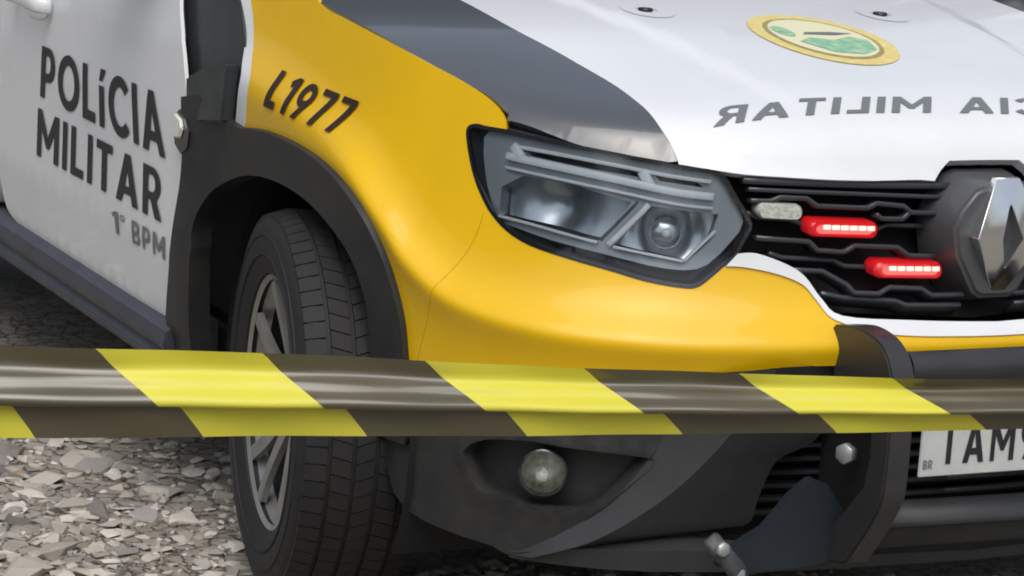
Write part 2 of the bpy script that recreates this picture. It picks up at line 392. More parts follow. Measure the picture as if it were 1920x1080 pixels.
def glyph(ch,t=.19):
    """(width, [(outline, holes)]) of a bold sans letter in a unit-high box"""
    if ch=='I': return t,[([(0,0),(t,0),(t,1),(0,1)],[])]
    if ch=='L': return .50,[([(0,0),(.50,0),(.50,t),(t,t),(t,1),(0,1)],[])]
    if ch=='T': return .60,[([(.205,0),(.395,0),(.395,1-t),(.60,1-t),(.60,1),(0,1),(0,1-t),(.205,1-t)],[])]
    if ch=='A': return .80,[([(0,0),(.205,0),(.265,.19),(.535,.19),(.595,0),(.80,0),(.50,1),(.30,1)],[[(.318,.35),(.482,.35),(.40,.70)]])]
    if ch=='M': return .90,[([(0,0),(t,0),(t,.62),(.39,.24),(.51,.24),(.71,.62),(.71,0),(.90,0),(.90,1),(.72,1),(.45,.48),(.18,1),(0,1)],[])]
    if ch=='P': return .60,[([(0,0),(t,0),(t,.33),(.32,.33)]+arcp(.32,.665,.28,.335,-88,88)+[(.32,1),(0,1)],[[(t,.50),(.32,.50)]+arcp(.32,.67,.10,.17,-80,80,6)+[(.32,.84),(t,.84)]])]
    if ch=='R': return .66,[([(0,0),(t,0),(t,.34),(.27,.34),(.43,0),(.66,0),(.47,.38)]+arcp(.33,.675,.28,.325,-50,88)+[(.33,1),(0,1)],[[(t,.50),(.33,.50)]+arcp(.33,.67,.10,.17,-80,80,6)+[(.33,.84),(t,.84)]])]
    if ch=='O': return .90,[(arcp(.45,.5,.45,.52,0,345,23),[arcp(.45,.5,.255,.335,0,340,17)])]
    if ch=='C': return .78,[(arcp(.45,.5,.45,.52,42,318,20)+arcp(.45,.5,.255,.335,318,42,16),[])]
    if ch=='B': return .62,[([(0,0),(.36,0)]+arcp(.36,.275,.26,.275,-85,62,8)+arcp(.34,.75,.24,.25,-50,85,8)+[(0,1)],[[(t,.16),(.36,.16)]+arcp(.36,.28,.08,.12,-80,80,5)+[(t,.41)],[(t,.58),(.33,.58)]+arcp(.33,.71,.07,.12,-80,80,5)+[(t,.84)]])]
    if ch=='1': return .38,[([(.19,0),(.38,0),(.38,1),(.21,1),(0,.86),(.07,.70),(.19,.77)],[])]
    if ch=='7': return .58,[([(0,1),(0,.82),(.37,.82),(.08,0),(.28,0),(.58,.86),(.58,1)],[])]
    if ch=='9': return .60,[([(.10,0),(.30,0)]+arcp(.30,.67,.30,.33,-28,262,20)+[(.30,.335)],[arcp(.30,.67,.125,.155,0,330,11)])]
    if ch=='o': return .26,[(arcp(.13,.84,.13,.15,0,340,15),[arcp(.13,.84,.065,.08,0,330,9)])]
    if ch=='i': return .26,[([(.03,0),(.22,0),(.22,.72),(.03,.72)],[]),([(.04,.80),(.15,.80),(.30,1.02),(.10,1.02)],[])]
    return .34,[]
def text(name,body,quad,fn,m,parent,gap=.13,flip=False,t=.19,thin=0):
    """letters cut from the surface fn, laid into a quad (bl, br, tr, tl) of its coordinates"""
    xs=[];x=0.
    for ch in body:
        wd,parts=glyph(ch,t); xs.append((ch,x,parts)); x+=wd+gap
    W=x-gap
    for ch,x0,parts in xs:
        for outl,holes in parts:
            def f2(u,v,x0=x0):
                a=(u+x0)/W; p=[(quad[0][i]*(1-a)+quad[1][i]*a)*(1-v)+(quad[3][i]*(1-a)+quad[2][i]*a)*v for i in(0,1)]
                return fn(*p)
            patch(name,outl,f2,m,parent,h=.11,hb=.09,holes=holes,rim=0,flip=flip)
def empty(name,loc=(0,0,0)):
    o=bpy.data.objects.new(name,None); col.objects.link(o); o.location=loc; o.empty_display_size=.2; return o
def tag(o,label=None,cat_=None,group=None,kind=None):
    if label: o['label']=label
    if cat_: o['category']=cat_
    if group: o['group']=group
    if kind: o['kind']=kind
    return o
def kids(o): return [c for c in col.objects if c.parent==o]
def mirror(o,parent,skip=('letter',)):
    c=o.copy(); col.objects.link(c); c.parent=parent
    if 'label' in c: del c['label']
    if parent==car: c.scale.x*=-1; c.location.x*=-1
    for k in kids(o):
        if not k.name.split('.')[0] in skip: mirror(k,c)
    return c
# ---------------------------------------------------------------- ground
def gz(x,y):
    d=max(0.,1-math.hypot(x+1.0,y-1.2)/6)
    return d*(.006*math.sin(7.1*x+2*y)*math.sin(5.3*y-x)+.004*math.sin(17*x-9*y)*math.sin(13*y+3*x))-.006
gv=[];gf=[]
def axis(a,b,fa,fb,step):
    o=[a]
    x=fa
    while x<=fb+1e-6: o.append(x); x+=step
    return o+[b]
GX=[-400,-120,-40,-15,-8]+[-4+.06*i for i in range(100)]+[3,8,15,40,120,400]
GY=[-400,-120,-40,-15,-8]+[-3+.06*i for i in range(120)]+[5,8,15,40,120,400]
for y in GY:
    for x in GX: gv.append((x,y,gz(x,y)))
nx_=len(GX)
for j in range(len(GY)-1):
    for i in range(nx_-1): gf.append((j*nx_+i,j*nx_+i+1,(j+1)*nx_+i+1,(j+1)*nx_+i))
ground=pyobj('ground',gv,gf,'ground',smooth=True); tag(ground,'dry pale dirt ground strewn with stone chips under the police car','ground',kind='structure')
# ---------------------------------------------------------------- police car
car=empty('police_car'); tag(car,'white and yellow police car with black trim behind the striped tape','car')
RS=[]                                     # right-hand parts copied to the left-hand side
def R_(o): RS.append(o); return o
F_=dict(flip=True)
HEAD=[(0.984,0.867),(0.968,0.874),(0.948,0.873),(0.903,0.873),(0.853,0.87),(0.778,0.866),(0.671,0.859),(0.557,0.847),(0.483,0.84),(0.45,0.804),(0.423,0.765),(0.434,0.741),(0.449,0.717),(0.467,0.703),(0.491,0.684),(0.514,0.669),(0.541,0.667),(0.603,0.673),(0.666,0.684),(0.747,0.696),(0.816,0.707),(0.865,0.723),(0.902,0.745),(0.932,0.773),(0.957,0.805),(0.981,0.849)]
SHUTS=[(1.457,1.005),(1.417,.997),(1.368,.992),(1.259,.979),(1.162,.964),(1.078,.947),(1.0,.929),(.954,.914),(.924,.899),(.907,.883)]
ARCH=[(1.628,.769),(1.528,.78),(1.4,.78),(1.285,.768),(1.196,.743),(1.127,.704),(1.085,.657),(1.057,.608),(1.037,.557),(1.029,.511),(1.022,.463)]
ARCHIN=[(1.110,.36),(1.117,.44),(1.121,.498),(1.134,.565),(1.172,.62),(1.228,.657),(1.319,.689),(1.421,.703),(1.533,.701),(1.634,.683),(1.732,.644),(1.784,.589),(1.801,.532),(1.811,.441),(1.817,.352),(1.824,.269)]
DOORF=[(1.99,1.02),(1.969,.947),(1.932,.894),(1.899,.841),(1.872,.787),(1.855,.732),(1.848,.686),(1.852,.627),(1.872,.551),(1.887,.474),(1.926,.372)]
DOORB=[(1.926,.368),(2.135,.366),(2.461,.365),(2.784,.364),(2.903,.368),(2.963,.394),(2.99,.447)]
WL=[(1.80,1.04),(1.746,.974),(1.673,.887),(1.645,.851),(1.660,.80),(1.678,.758)]
WR=[(1.766,1.044),(1.714,.978),(1.643,.895),(1.607,.854),(1.612,.81),(1.628,.769)]
LIPO=[(.447,.721),(.415,.722),(.364,.707),(.332,.689),(.306,.657),(.275,.634),(.163,.627),(.067,.623),(0,.621)]
LIPI=[(.467,.702),(.432,.701),(.378,.692),(.336,.677),(.314,.654),(.290,.629),(.225,.613),(.171,.607),(.076,.604),(0,.603)]
YBOT=[(1.022,.463),(.862,.487),(.68,.512),(.518,.539),(.392,.558),(.297,.562),(.174,.562),(0,.562)]
hs=cat(HEAD,3,True)
# headlight outline from its inner lower point to its rear top, for the yellow skin to follow
HB=cat(HEAD[13:]+HEAD[:3],3)
# front wing (yellow) : rear edge, arch edge, front seam, headlight rear, bonnet shut line
SEAMT=(.952,.800); 
seam=[(1.020,.463),(.985,.56),(.953,.64),(.925,.70),(.916,.752)]
hb_wing=cat(HEAD[22:]+HEAD[:4],3)
wing=cat(WR,4)+cat(ARCH,4)[1:]+cat(seam,4)[1:-1]+[q for q in hb_wing if q[0]>.903 or q[1]>.8]+cat(SHUTS[::-1],4)+[(1.468,1.03),(1.50,1.06)]
wing=[(a,b) for a,b in wing]
fender=R_(patch('fender',wing,S(),'yellow',car,h=.0085,rim=.006,**F_)); fender['label']='yellow front fender with fleet number'
edge=R_(patch('fender_edge',cat(WL,4)+cat(WR,4)[::-1],S(),'white',car,h=.014,rim=.014,**F_)); edge['label']='white unwrapped rear edge of the fender'
# bumper skin (yellow), seam to the wing and lower edge to the black lower bumper
seam2=[(a-.0009,b) for a,b in seam]
bump=cat(LIPI,4)[::-1]+[q for q in cat(HEAD[13:23],3)]+[(.9151,.752)]+cat(seam2,4)[::-1][1:]+cat(YBOT,4)[1:]
bumper=R_(patch('bumper',bump,S(),'yellow',car,h=.0085,rim=.014,**F_)); bumper['label']='yellow upper bumper skin under the headlight'
R_(patch('grille_surround',cat(LIPO,4)+cat(LIPI,4)[::-1],S(.004),'white',car,h=.010,rim=.02,**F_))['label']='white strip round the lower edge of the grille'
# wheel arch cladding
clad=cat(ARCH,4)+[(1.020,.42),(1.02,.36)]+cat(ARCHIN,4)+[(1.915,.262),(1.921,.372)]+cat(DOORF[4:],4)[::-1][2:]+[(1.872,.787),(1.80,.80),(1.70,.775)]
claddo=[(a-(.006 if a>1.80 else 0),b) for a,b in clad]
R_(patch('wheel_arch_trim',claddo,S(.012),'plastic',car,h=.018,rim=.045,**F_))
# recessed black trim between wing and door, with block, repeater lamp
tr=R_(patch('fender_trim',[(1.66,.70),(1.655,.77),(1.63,.83),(1.64,.865),(1.672,.895),(1.755,.99),(1.81,1.05),(2.03,1.05)]+[(a+.04,b) for a,b in cat(DOORF[:5],4)]+[(1.87,.732),(1.848,.68)],S(-.024,1),'trim',car,h=.02,rim=.01,**F_))
def shellbox(name,quad,o0,o1,m,parent,mode=1,bev=.004):
    v=[Vector(pt(a,b,o0,mode)) for a,b in quad]+[Vector(pt(a,b,o1,mode)) for a,b in quad]
    n=len(quad); f=[tuple(range(n))[::-1],tuple(range(n,2*n))]+[(i,(i+1)%n,n+(i+1)%n,n+i) for i in range(n)]
    bm=bmesh.new(); me=bpy.data.meshes.new(name); me.from_pydata(v,[],f); bm.from_mesh(me); bpy.data.meshes.remove(me)
    return bevel(bmobj(name,bm,m,parent),bev,2)
shellbox('vent_block',[(1.868,.822),(1.80,.846),(1.715,.866),(1.68,.868),(1.68,.77),(1.845,.745)],-.02,.006,'trim',tr)
rp=R_(shellbox('side_repeater',[(1.90,.735),(1.893,.757),(1.868,.766),(1.826,.756),(1.806,.735),(1.812,.700),(1.846,.682),(1.884,.697)],-.02,.012,'gloss',car,bev=.005))
shellbox('repeater_lens',[(1.888,.742),(1.878,.757),(1.846,.751),(1.836,.735),(1.846,.716),(1.874,.712)],.010,.018,'repeater',rp,bev=.003)
# doors
door=R_(patch('front_door',cat(DOORF,4)+cat(DOORB,4)[1:]+[(2.99,.6),(3.0,.8),(3.02,1.02)],S(0,1),'white',car,h=.04,rim=.007,hb=.02,**F_)); door['label']='white front door with lettering'
R_(patch('rear_door',[(3.0,.447),(3.0,.6),(3.01,.8),(3.03,1.02),(3.98,1.02),(3.95,.80),(3.72,.70),(3.60,.55),(3.52,.372),(3.08,.366),(3.01,.39)],S(0,1),'white',car,h=.06,rim=.02,hb=.03,**F_))
R_(patch('rear_quarter',[(3.99,1.02),(3.96,.80),(4.0,.77),(4.2,.76),(4.35,.70),(4.42,.5),(4.45,.32),(4.56,.34),(4.60,.7),(4.58,1.02)],S(0,1),'white',car,h=.06,rim=.02,hb=.03,**F_))
R_(patch('rear_arch_trim',[(3.53,.372),(3.61,.55),(3.73,.70),(3.955,.795),(4.0,.765),(4.2,.755),(4.345,.695),(4.41,.5),(4.44,.30),(4.36,.28),(4.33,.48),(4.26,.62),(4.15,.68),(3.95,.68),(3.80,.62),(3.69,.48),(3.66,.28),(3.54,.28)],S(.012,1),'plastic',car,h=.03,rim=.04,**F_))
dt=lambda s,z: pt(s,z,.0022,1)
text('letter','POLiCIA',[(2.712,.661),(1.950,.661),(1.992,.772),(2.716,.764)],dt,'print',door,gap=.14)
text('letter','MILITAR',[(2.716,.539),(1.952,.543),(1.963,.634),(2.722,.636)],dt,'print',door,gap=.16,t=.18)
text('letter','1o',[(2.225,.474),(2.150,.475),(2.156,.517),(2.232,.516)],dt,'printg',door,t=.15)
text('letter','BPM',[(2.110,.475),(1.929,.478),(1.929,.520),(2.114,.518)],dt,'printg',door,gap=.2,t=.15)
text('letter','L1977',[(1.530,.822),(1.262,.816),(1.245,.872),(1.508,.886)],lambda s,z: pt(s,z,.003),'printb',fender,gap=.17,t=.22)
# pull handle with its cup, on the door
def hand(name,s0,s1,z,parent):
    q=[(s0,z-.002),(s0+(s1-s0)*.12,z),(s0+(s1-s0)*.5,z+.002),(s0+(s1-s0)*.88,z+.001),(s1,z-.002)]
    pts=[];nn=[]
    for (a,b),o in zip(cat(q,5),[.004,.016,.024,.030,.034]+[.036]*11+[.034,.030,.024,.016,.004]): pts.append(pt(a,b,o,1)); nn.append(snorm(a,b,1))
    return sweep(name,pts,nn,.030,.013,'white',parent,.005)
hand('door_handle',2.67,2.90,.850,door)
patch('handle_cup',cat([(2.70,.83),(2.74,.815),(2.82,.815),(2.86,.835),(2.85,.868),(2.78,.878),(2.71,.866)],4,True),lambda s,z: pt(s,z,.0015,1),'white',door,h=.02,rim=0,flip=True)
# sill under the doors
sp=[(-.872,.372),(-.900,.352),(-.906,.330),(-.902,.318),(-.886,.312),(-.890,.302),(-.898,.292),(-.886,.272),(-.80,.262),(-.80,.372)]
v=[(x,y,z) for y in(1.295,2.0,2.9,3.05) for x,z in sp]; k=len(sp)
f=[(j*k+i,j*k+(i+1)%k,(j+1)*k+(i+1)%k,(j+1)*k+i) for j in range(3) for i in range(k)]+[tuple(range(k))[::-1],tuple(3*k+i for i in range(k))]
bm=bmesh.new(); me=bpy.data.meshes.new('sill'); me.from_pydata(v,[],f); bm.from_mesh(me)
R_(autosmooth(bevel(bmobj('sill',bm,'sill',car),.003,2),30))
# ---------------------------------------------------------------- headlight
hl=R_(patch('headlight',[q for q in hs],S(-.062),'lampdark',car,h=.022,rimfn=S(-.001),**F_))
def shrink(poly,k):
    out=[];n=len(poly); sg=1 if area(poly)>0 else -1
    for i in range(n):
        a,b=poly[i-1],poly[(i+1)%n]; dx,dy=b[0]-a[0],b[1]-a[1]; l=math.hypot(dx,dy) or 1
        out.append((poly[i][0]-sg*dy/l*k,poly[i][1]+sg*dx/l*k))
    return out
patch('bezel',hs,S(.001),'gloss',hl,h=.012,hb=.012,holes=[shrink(hs,.0060)],rim=.006,**F_)
patch('lens',shrink(hs,.004),S(.003),'lens',hl,h=.02,rim=0,**F_)
hi=shrink(hs,.012)
# lower dark band and grey inner frame
CL=[(.902,.784),(.862,.806),(.754,.803),(.641,.785),(.693,.724),(.783,.731),(.895,.740)]
CR=[(.602,.782),(.479,.775),(.492,.735),(.533,.702),(.607,.710),(.670,.719)]
S1=[(.869,.847),(.641,.833),(.624,.823),(.852,.837)]; S2=[(.607,.832),(.526,.825),(.508,.814),(.589,.82)]
frame_out=[(.958,.853),(.93,.866),(.86,.864),(.778,.860),(.671,.853),(.557,.842),(.486,.835),(.456,.806),(.434,.766),(.455,.735),(.495,.700),(.535,.690),(.60,.694),(.68,.705),(.78,.716),(.86,.728),(.895,.735),(.92,.765),(.94,.80)]
patch('inner_frame',cat(frame_out,2,True),S(-.014),'lampgrey',hl,h=.012,hb=.01,holes=[CL,CR,S1,S2],rim=.03,**F_)
def bowlf(c,r,d): return lambda s,z: -d*math.exp(-((s-c[0])**2+((z-c[1])*1.3)**2)/(r*r))
patch('reflector',CL,S(-.040,0,bowlf((.79,.765),.06,.02)),'lampcell',hl,h=.010,rim=0,**F_)
patch('reflector',CR,S(-.034,0,bowlf((.569,.742),.045,.03)),'lampcell',hl,h=.010,rim=0,**F_)
c=Vector(pt(.569,.738,-.045)); n=snorm(.569,.738)
cyl('projector',c-n*.012,n,.024,.02,'lampcell',hl,n=24,bev=.004)
cyl('bulb',c,n,.007,.03,'drl',hl,n=12,bev=.003)
DRL=[(.896,.833),(.781,.827),(.67,.818),(.56,.806),(.491,.802)]; DRU=[(.885,.849),(.785,.846),(.673,.839),(.577,.83),(.497,.824)]
shellbar('light_bar',DRL,-.006,.012,.014,'drl',hl)
shellbar('light_bar',[(a,b-.018) for a,b in DRL],-.008,.005,.010,'drl',hl)
shellbar('light_bar',DRU,-.006,.006,.012,'drl',hl)
shellbar('light_bar',[(.886,.850),(.862,.833)],-.006,.014,.014,'drl',hl)
shellbar('light_bar',[(.625,.834),(.606,.812)],-.006,.016,.012,'drl',hl)
shellbar('divider',[(.607,.785),(.674,.720)],-.006,.009,.014,'drl',hl)
shellbar('divider',[(.628,.787),(.692,.722)],-.020,.007,.012,'lampdark',hl)
shellbar('lower_edge',[(.89,.742),(.823,.737),(.76,.730),(.694,.722)],-.007,.005,.010,'drl',hl)
shellbar('lower_edge',[(.666,.718),(.60,.711),(.539,.704)],-.007,.005,.010,'drl',hl)
shellbar('lower_edge',[(.538,.704),(.485,.752)],-.007,.005,.010,'drl',hl)
# ---------------------------------------------------------------- bonnet
WRAP=[(-.565,1.10),(-.566,.845),(-.563,.651),(-.540,.505),(-.520,.378),(-.517,.286),(-.517,.223),(-.510,.193),(-.505,.176)]
SH=[(a,b) for b,a,c in SHUT[1:-1]]      # (x,y)
def hfn(x,y): return (x,y,hood(x,y))
fr=[(-x,y) for x,y,z in HF[:9]]
frd=cat(fr,5)
extra=[]
for x in [i*.02-.70 for i in range(71)]:
    yf=herm(YF,abs(x))
    for t in(.005,.012,.020,.03,.042,.056,.072,.09): extra.append((x+(.01 if int(t*1000)%2 else 0),yf+t))
wr=cat(WRAP,5)
sidec=cat([(-x,y) for x,y in SH],4)
sidec=[(x+.003,y) for x,y in sidec]
wrapo=wr+[q for q in frd if q[0]<-.508]+sidec+[(-.812,.885),(-.78,.95),(-.72,1.05)]
hw=R_(patch('hood_wrap',wrapo,hfn,'greywrap',car,h=.022,hb=.010,extra=extra,rim=.02,flip=area(wrapo)<0 and False))
hw['label']='dark grey outer band of the hood'
fm=[q for q in frd if q[0]>-.508]
notch=[(-.092,.098),(-.078,.104),(-.060,.110),(.072,.110),(.088,.104),(.100,.098)]
fm=[q for q in fm if q[0]<-.10]
hoodo=wr+fm[::-1]+notch+[(-x,y) for x,y in fm]+[(-x,y) for x,y in wr[::-1]]+[(.3,1.14),(0,1.16),(-.3,1.14)]
hoodm=patch('hood',hoodo,hfn,'white',car,h=.024,hb=.010,extra=extra,rim=.02); hoodm['label']='white hood with mirrored lettering and oval crest'
ht=lambda x,y: (x,y,hood(x,y)+.0016)
text('letter','POLiCIA MILITAR',[(.405,.172),(-.440,.192),(-.405,.240),(.435,.224)],ht,'printg',hoodm,gap=.16,flip=True)
# crest: gold oval ring, pale field, green land with a darker ridge
def oval(cx,cy,a,b,n=40,rot=0):
    return [(cx+a*math.cos(t)*math.cos(rot)-b*math.sin(t)*math.sin(rot),cy+a*math.cos(t)*math.sin(rot)+b*math.sin(t)*math.cos(rot)) for t in [2*math.pi*i/n for i in range(n)]]
EX,EY=-.044,.528
cr=patch('crest',oval(EX,EY,.117,.155),ht,'gold',hoodm,h=.02,rim=0); cr['label']='faded gold and green oval crest'
h2=lambda dz:(lambda x,y:(x,y,hood(x,y)+dz))
patch('crest_ring',oval(EX,EY,.093,.125),h2(.0021),'olive',cr,h=.02,rim=0,holes=[oval(EX,EY,.085,.115,30)])
patch('crest_field',oval(EX,EY,.085,.115),h2(.0026),'pale',cr,h=.02,rim=0)
patch('crest_land',[(EX-.062,EY-.03),(EX-.03,EY-.005),(EX+.01,EY-.02),(EX+.05,EY+.0),(EX+.076,EY-.02),(EX+.06,EY-.075),(EX+.02,EY-.102),(EX-.03,EY-.09)],h2(.0034),'green',cr,h=.02,rim=0)
patch('crest_tree',oval(EX-.058,EY+.035,.016,.034,14),h2(.0034),'green',cr,h=.012,rim=0)
patch('crest_band',[(EX-.03,EY+.015),(EX+.03,EY+.01),(EX+.07,EY+.022),(EX+.03,EY+.03),(EX-.02,EY+.028)],h2(.0034),'printg',cr,h=.012,rim=0)
for x,y in((-.281,.717),(.180,.702)):
    cyl('hood_stop',(x,y,hood(x,y)+.001),(0,0,1),.013,.008,'gloss',hoodm,n=18)
    patch('stop_seat',oval(x+.004,y,.045,.055,24),h2(.0012),'white',hoodm,h=.02,rim=0,holes=[oval(x+.002,y,.018,.020,16)])
# cowl and wings behind the bonnet
# ---------------------------------------------------------------- grille
gr=R_(patch('grille',[(.0,.612),(.28,.625),(.33,.68),(.46,.70),(.47,.76),(.47,.83),(.40,.845),(0,.85)],S(-.075),'dark',car,h=.05,rim=0,flip=True))
for nm,pts,wd in(('slat',[(.44,.826),(.336,.824),(.222,.822),(.06,.820)],.010),('slat',[(.430,.813),(.336,.811),(.222,.808),(.055,.802)],.007)):
    shellbar(nm,pts,-.020,wd,.03,'grilleb',gr,n=3)
for pts,o in(([(.426,.796),(.388,.796),(.373,.802),(.326,.801),(.307,.79),(.217,.787),(.2,.794),(.15,.79),(.136,.78),(.065,.777)],-.02),
           ([(.202,.778),(.192,.771),(.152,.77),(.139,.779)],-.02),
           ([(.425,.775),(.405,.768),(.35,.766),(.30,.752),(.20,.748),(.17,.758),(.10,.755)],-.04),
           ([(.415,.741),(.32,.736),(.306,.723),(.259,.72),(.24,.73),(.162,.727),(.142,.714),(.090,.712)],-.02),
           ([(.385,.715),(.36,.708),(.27,.704),(.25,.695),(.21,.693)],-.04),
           ([(.353,.693),(.298,.691),(.257,.67),(.245,.657),(.202,.655),(.181,.665),(.122,.662),(.105,.651),(.045,.651)],-.02),
           ([(.30,.655),(.262,.648),(.17,.642),(.15,.635),(.05,.633)],-.03)):
    q=[tuple(a+(b-a)*k/3 for a,b in zip(p0,p1)) for p0,p1 in zip(pts,pts[1:]) for k in range(3)]+[pts[-1]]
    sweep('slat',[pt(a,b,o) for a,b in q],[snorm(a,b) for a,b in q],.008,.034,'grilleb',gr,.0015)
def ledbar(name,c,hw_,hh,m,parent,led=None):
    o=[]
    for i in range(24):
        t=2*math.pi*i/24; cx=hw_-hh
        o.append((c[0]+(cx if math.cos(t)>0 else -cx)+hh*math.cos(t),c[1]+hh*math.sin(t)-.025*((cx if math.cos(t)>0 else -cx))*-1))
    v=[pt(a,b,-.03) for a,b in o]+[pt(a,b,.0) for a,b in o]+[pt(a*.9+c[0]*.1,b*.8+c[1]*.2,.006) for a,b in o]; n=24
    f=[tuple(range(n))]+[(i,(i+1)%n,n+(i+1)%n,n+i) for i in range(n)]+[(n+i,n+(i+1)%n,2*n+(i+1)%n,2*n+i) for i in range(n)]+[tuple(range(2*n,3*n))[::-1]]
    bm=bmesh.new(); me=bpy.data.meshes.new(name); me.from_pydata([Vector(a) for a in v],[],f); bm.from_mesh(me); bpy.data.meshes.remove(me)
    ob=autosmooth(bmobj(name,bm,m,parent),45)
    if led:
        gl=[(c[0]+(a-c[0])*.80,c[1]+(b-c[1])*.50) for a,b in o]
        pyobj('glow_strip',[pt(a,b,.0068) for a,b in gl],[tuple(range(len(gl)))],'redglow',ob)
        for i in range(6):
            s=c[0]+hw_*(.50-.25*i) ; z=c[1]+.003+.025*(s-c[0])
            sweep('led',[pt(s+.0066,z,.0072),pt(s-.0066,z,.0072)],snorm(s,z),.0072,.003,led,ob,.001)
    return ob
L1=ledbar('strobe_light',(.264,.759),.062,.0130,'redlens',car,'led'); L1['label']='red strobe light, upper of two in the grille'
L2=ledbar('strobe_light',(.147,.697),.064,.0130,'redlens',car,'led'); L2['label']='red strobe light, lower of two in the grille'
L3=ledbar('strobe_light',(.375,.784),.040,.012,'ledw',car); L3['label']='unlit clear strobe light beside the headlight'
# emblem block and diamond
eb=[(x+.006,z) for x,z in [(-.108,.765),(-.098,.80),(-.066,.838),(-.048,.845),(.048,.845),(.066,.838),(.098,.80),(.108,.765),(.095,.71),(.052,.640),(.035,.630),(-.035,.630),(-.052,.640),(-.095,.71)]]
def prism(name,poly,y0,y1,sc2,m,parent,cz,bev=.006):
    n=len(poly); v=[(x,y0,z) for x,z in poly]+[(x*sc2,y1,cz+(z-cz)*sc2) for x,z in poly]
    f=[tuple(range(n)),tuple(range(n,2*n))[::-1]]+[(i,(i+1)%n,n+(i+1)%n,n+i) for i in range(n)]
    bm=bmesh.new(); me=bpy.data.meshes.new(name); me.from_pydata(v,[],f); bm.from_mesh(me); bpy.data.meshes.remove(me)
    return bevel(bmobj(name,bm,m,parent),bev,3)
emb=prism('emblem_block',eb,.135,.045,.80,'blocktrim',car,.760)
def ring(pts,ys): return [(x,ys,z) for x,z in pts]
ez=.753; ex=.008
OUT=[(ex-.022,ez+.090),(ex+.022,ez+.090),(ex+.064,ez),(ex+.010,ez-.092),(ex-.010,ez-.092),(ex-.064,ez)]
INN=[(ex-.001,ez+.050),(ex+.002,ez+.050),(ex+.019,ez),(ex+.001,ez-.048),(ex-.001,ez-.048),(ex-.019,ez)]
tilt=lambda pts,d: [(x,d+.30*abs(z-ez),z) for x,z in pts]
v=ring(OUT,.056)+tilt(OUT,.019)+tilt(INN,.017)+ring(INN,.056); f=[]
for k in range(3):
    for i in range(6): f.append((k*6+i,k*6+(i+1)%6,k*6+6+(i+1)%6,k*6+6+i))
dm=pyobj('diamond_badge',v,f,'chrome',emb); bevel(dm,.0015,2)
# ---------------------------------------------------------------- lower bumper
FOG=[(.895,.377),(.855,.402),(.774,.414),(.714,.413),(.60,.411),(.565,.402),(.601,.365),(.631,.338),(.667,.318),(.74,.31),(.82,.316),(.864,.321),(.884,.346)]
A=[(.520,.545),(.525,.523),(.551,.449),(.601,.37),(.653,.316),(.723,.267),(.801,.227)]
B=[(.395,.562),(.407,.532),(.452,.458),(.514,.383),(.575,.328),(.656,.273),(.752,.234)]
C=[(.245,.56),(.249,.52),(.296,.438),(.359,.404),(.383,.348),(.403,.299),(.5,.307)]
LOW=[(.801,.225),(.806,.225),(.837,.234),(.91,.237),(.977,.242),(1.028,.25),(1.063,.27),(1.087,.31),(1.092,.352),(1.022,.40),(1.022,.459)]
fog=cat(FOG,4,True)
lb=cat(A,4)+LOW+[(a,b-.003) for a,b in cat(YBOT[:4],4)][1:]
def lipf(s,z):    # rounded lip round the lamp recess
    d=min(math.dist((s,z),q) for q in FOG_D)
    return .005*math.exp(-(d/.018)**2)
FOG_D=fog[::2]
lower=R_(patch('lower_bumper',lb,S(0,0,lipf),'plastic',car,h=.014,hb=.011,holes=[fog],rim=.02,**F_))
# recess: wall and floor
rec=patch('lamp_recess',fog,S(-.038),'plastic',lower,h=.02,rimfn=S(.004),**F_)
c=Vector(pt(.751,.366,-.010)); n=snorm(.751,.365); n=(n+Vector((0,-.6,0))).normalized()
q=Vector((1,0,0)).rotation_difference(n).to_matrix()
def lathe(name,prof,m,parent,c,q,n=32):
    o=revolve(name,prof,m,parent,n)
    for vv in o.data.vertices: vv.co=q@vv.co+c
    return o
fl=lathe('fog_lamp',[(-.03,.001),(-.02,.032),(.0,.0375),(.010,.0385),(.012,.036),(.006,.034)],'gloss',lower,c,q)
lathe('fog_reflector',[(-.022,.0005),(-.016,.018),(-.004,.029),(.004,.0338)],'fogref',fl,c,q)
lathe('fog_lens',[(.013,.0005),(.011,.018),(.006,.034)],'lens',fl,c,q)
# bevelled corner piece (two facets) and lower lip
def loft(name,rows,m,parent,sub=4):
    R=[cat(r,sub) for r in rows]; v=[];f=[]
    for r in R: v+=r
    n=len(R[0])
    for j in range(len(R)-1):
        for i in range(n-1): f.append((j*n+i,j*n+i+1,(j+1)*n+i+1,(j+1)*n+i))
    bm=bmesh.new(); me=bpy.data.meshes.new(name); me.from_pydata(v,[],f); bm.from_mesh(me); bpy.data.meshes.remove(me)
    return autosmooth(bmobj(name,bm,m,parent),25)
a3=[pt(s,z,.001) for s,z in A]; b3=[pt(s,z,.020) for s,z in B]; b3b=[pt(s-.006,z+.002,.018) for s,z in B]; c3=[pt(s,z,-.020) for s,z in C]; d3=[(x,y+.07,z) for x,y,z in c3]
a0=[(x,y+.03,z) for x,y,z in a3]
R_(loft('bumper_corner',[a0,a3,b3,b3b,c3,d3],'greytrim',car))
R_(loft('lower_lip',[[pt(s,z,o) for s,z in zip((.80,.74,.66,.58,.50,.41,.30,0),zz)] for o,zz in((-.06,(.205,.21,.215,.218,.22,.222,.222,.222)),(.004,(.223,.224,.226,.228,.230,.232,.232,.232)),(.008,(.232,.243,.258,.262,.266,.262,.255,.25)),(-.03,(.238,.250,.268,.274,.278,.272,.265,.262)))],'greytrim',car))
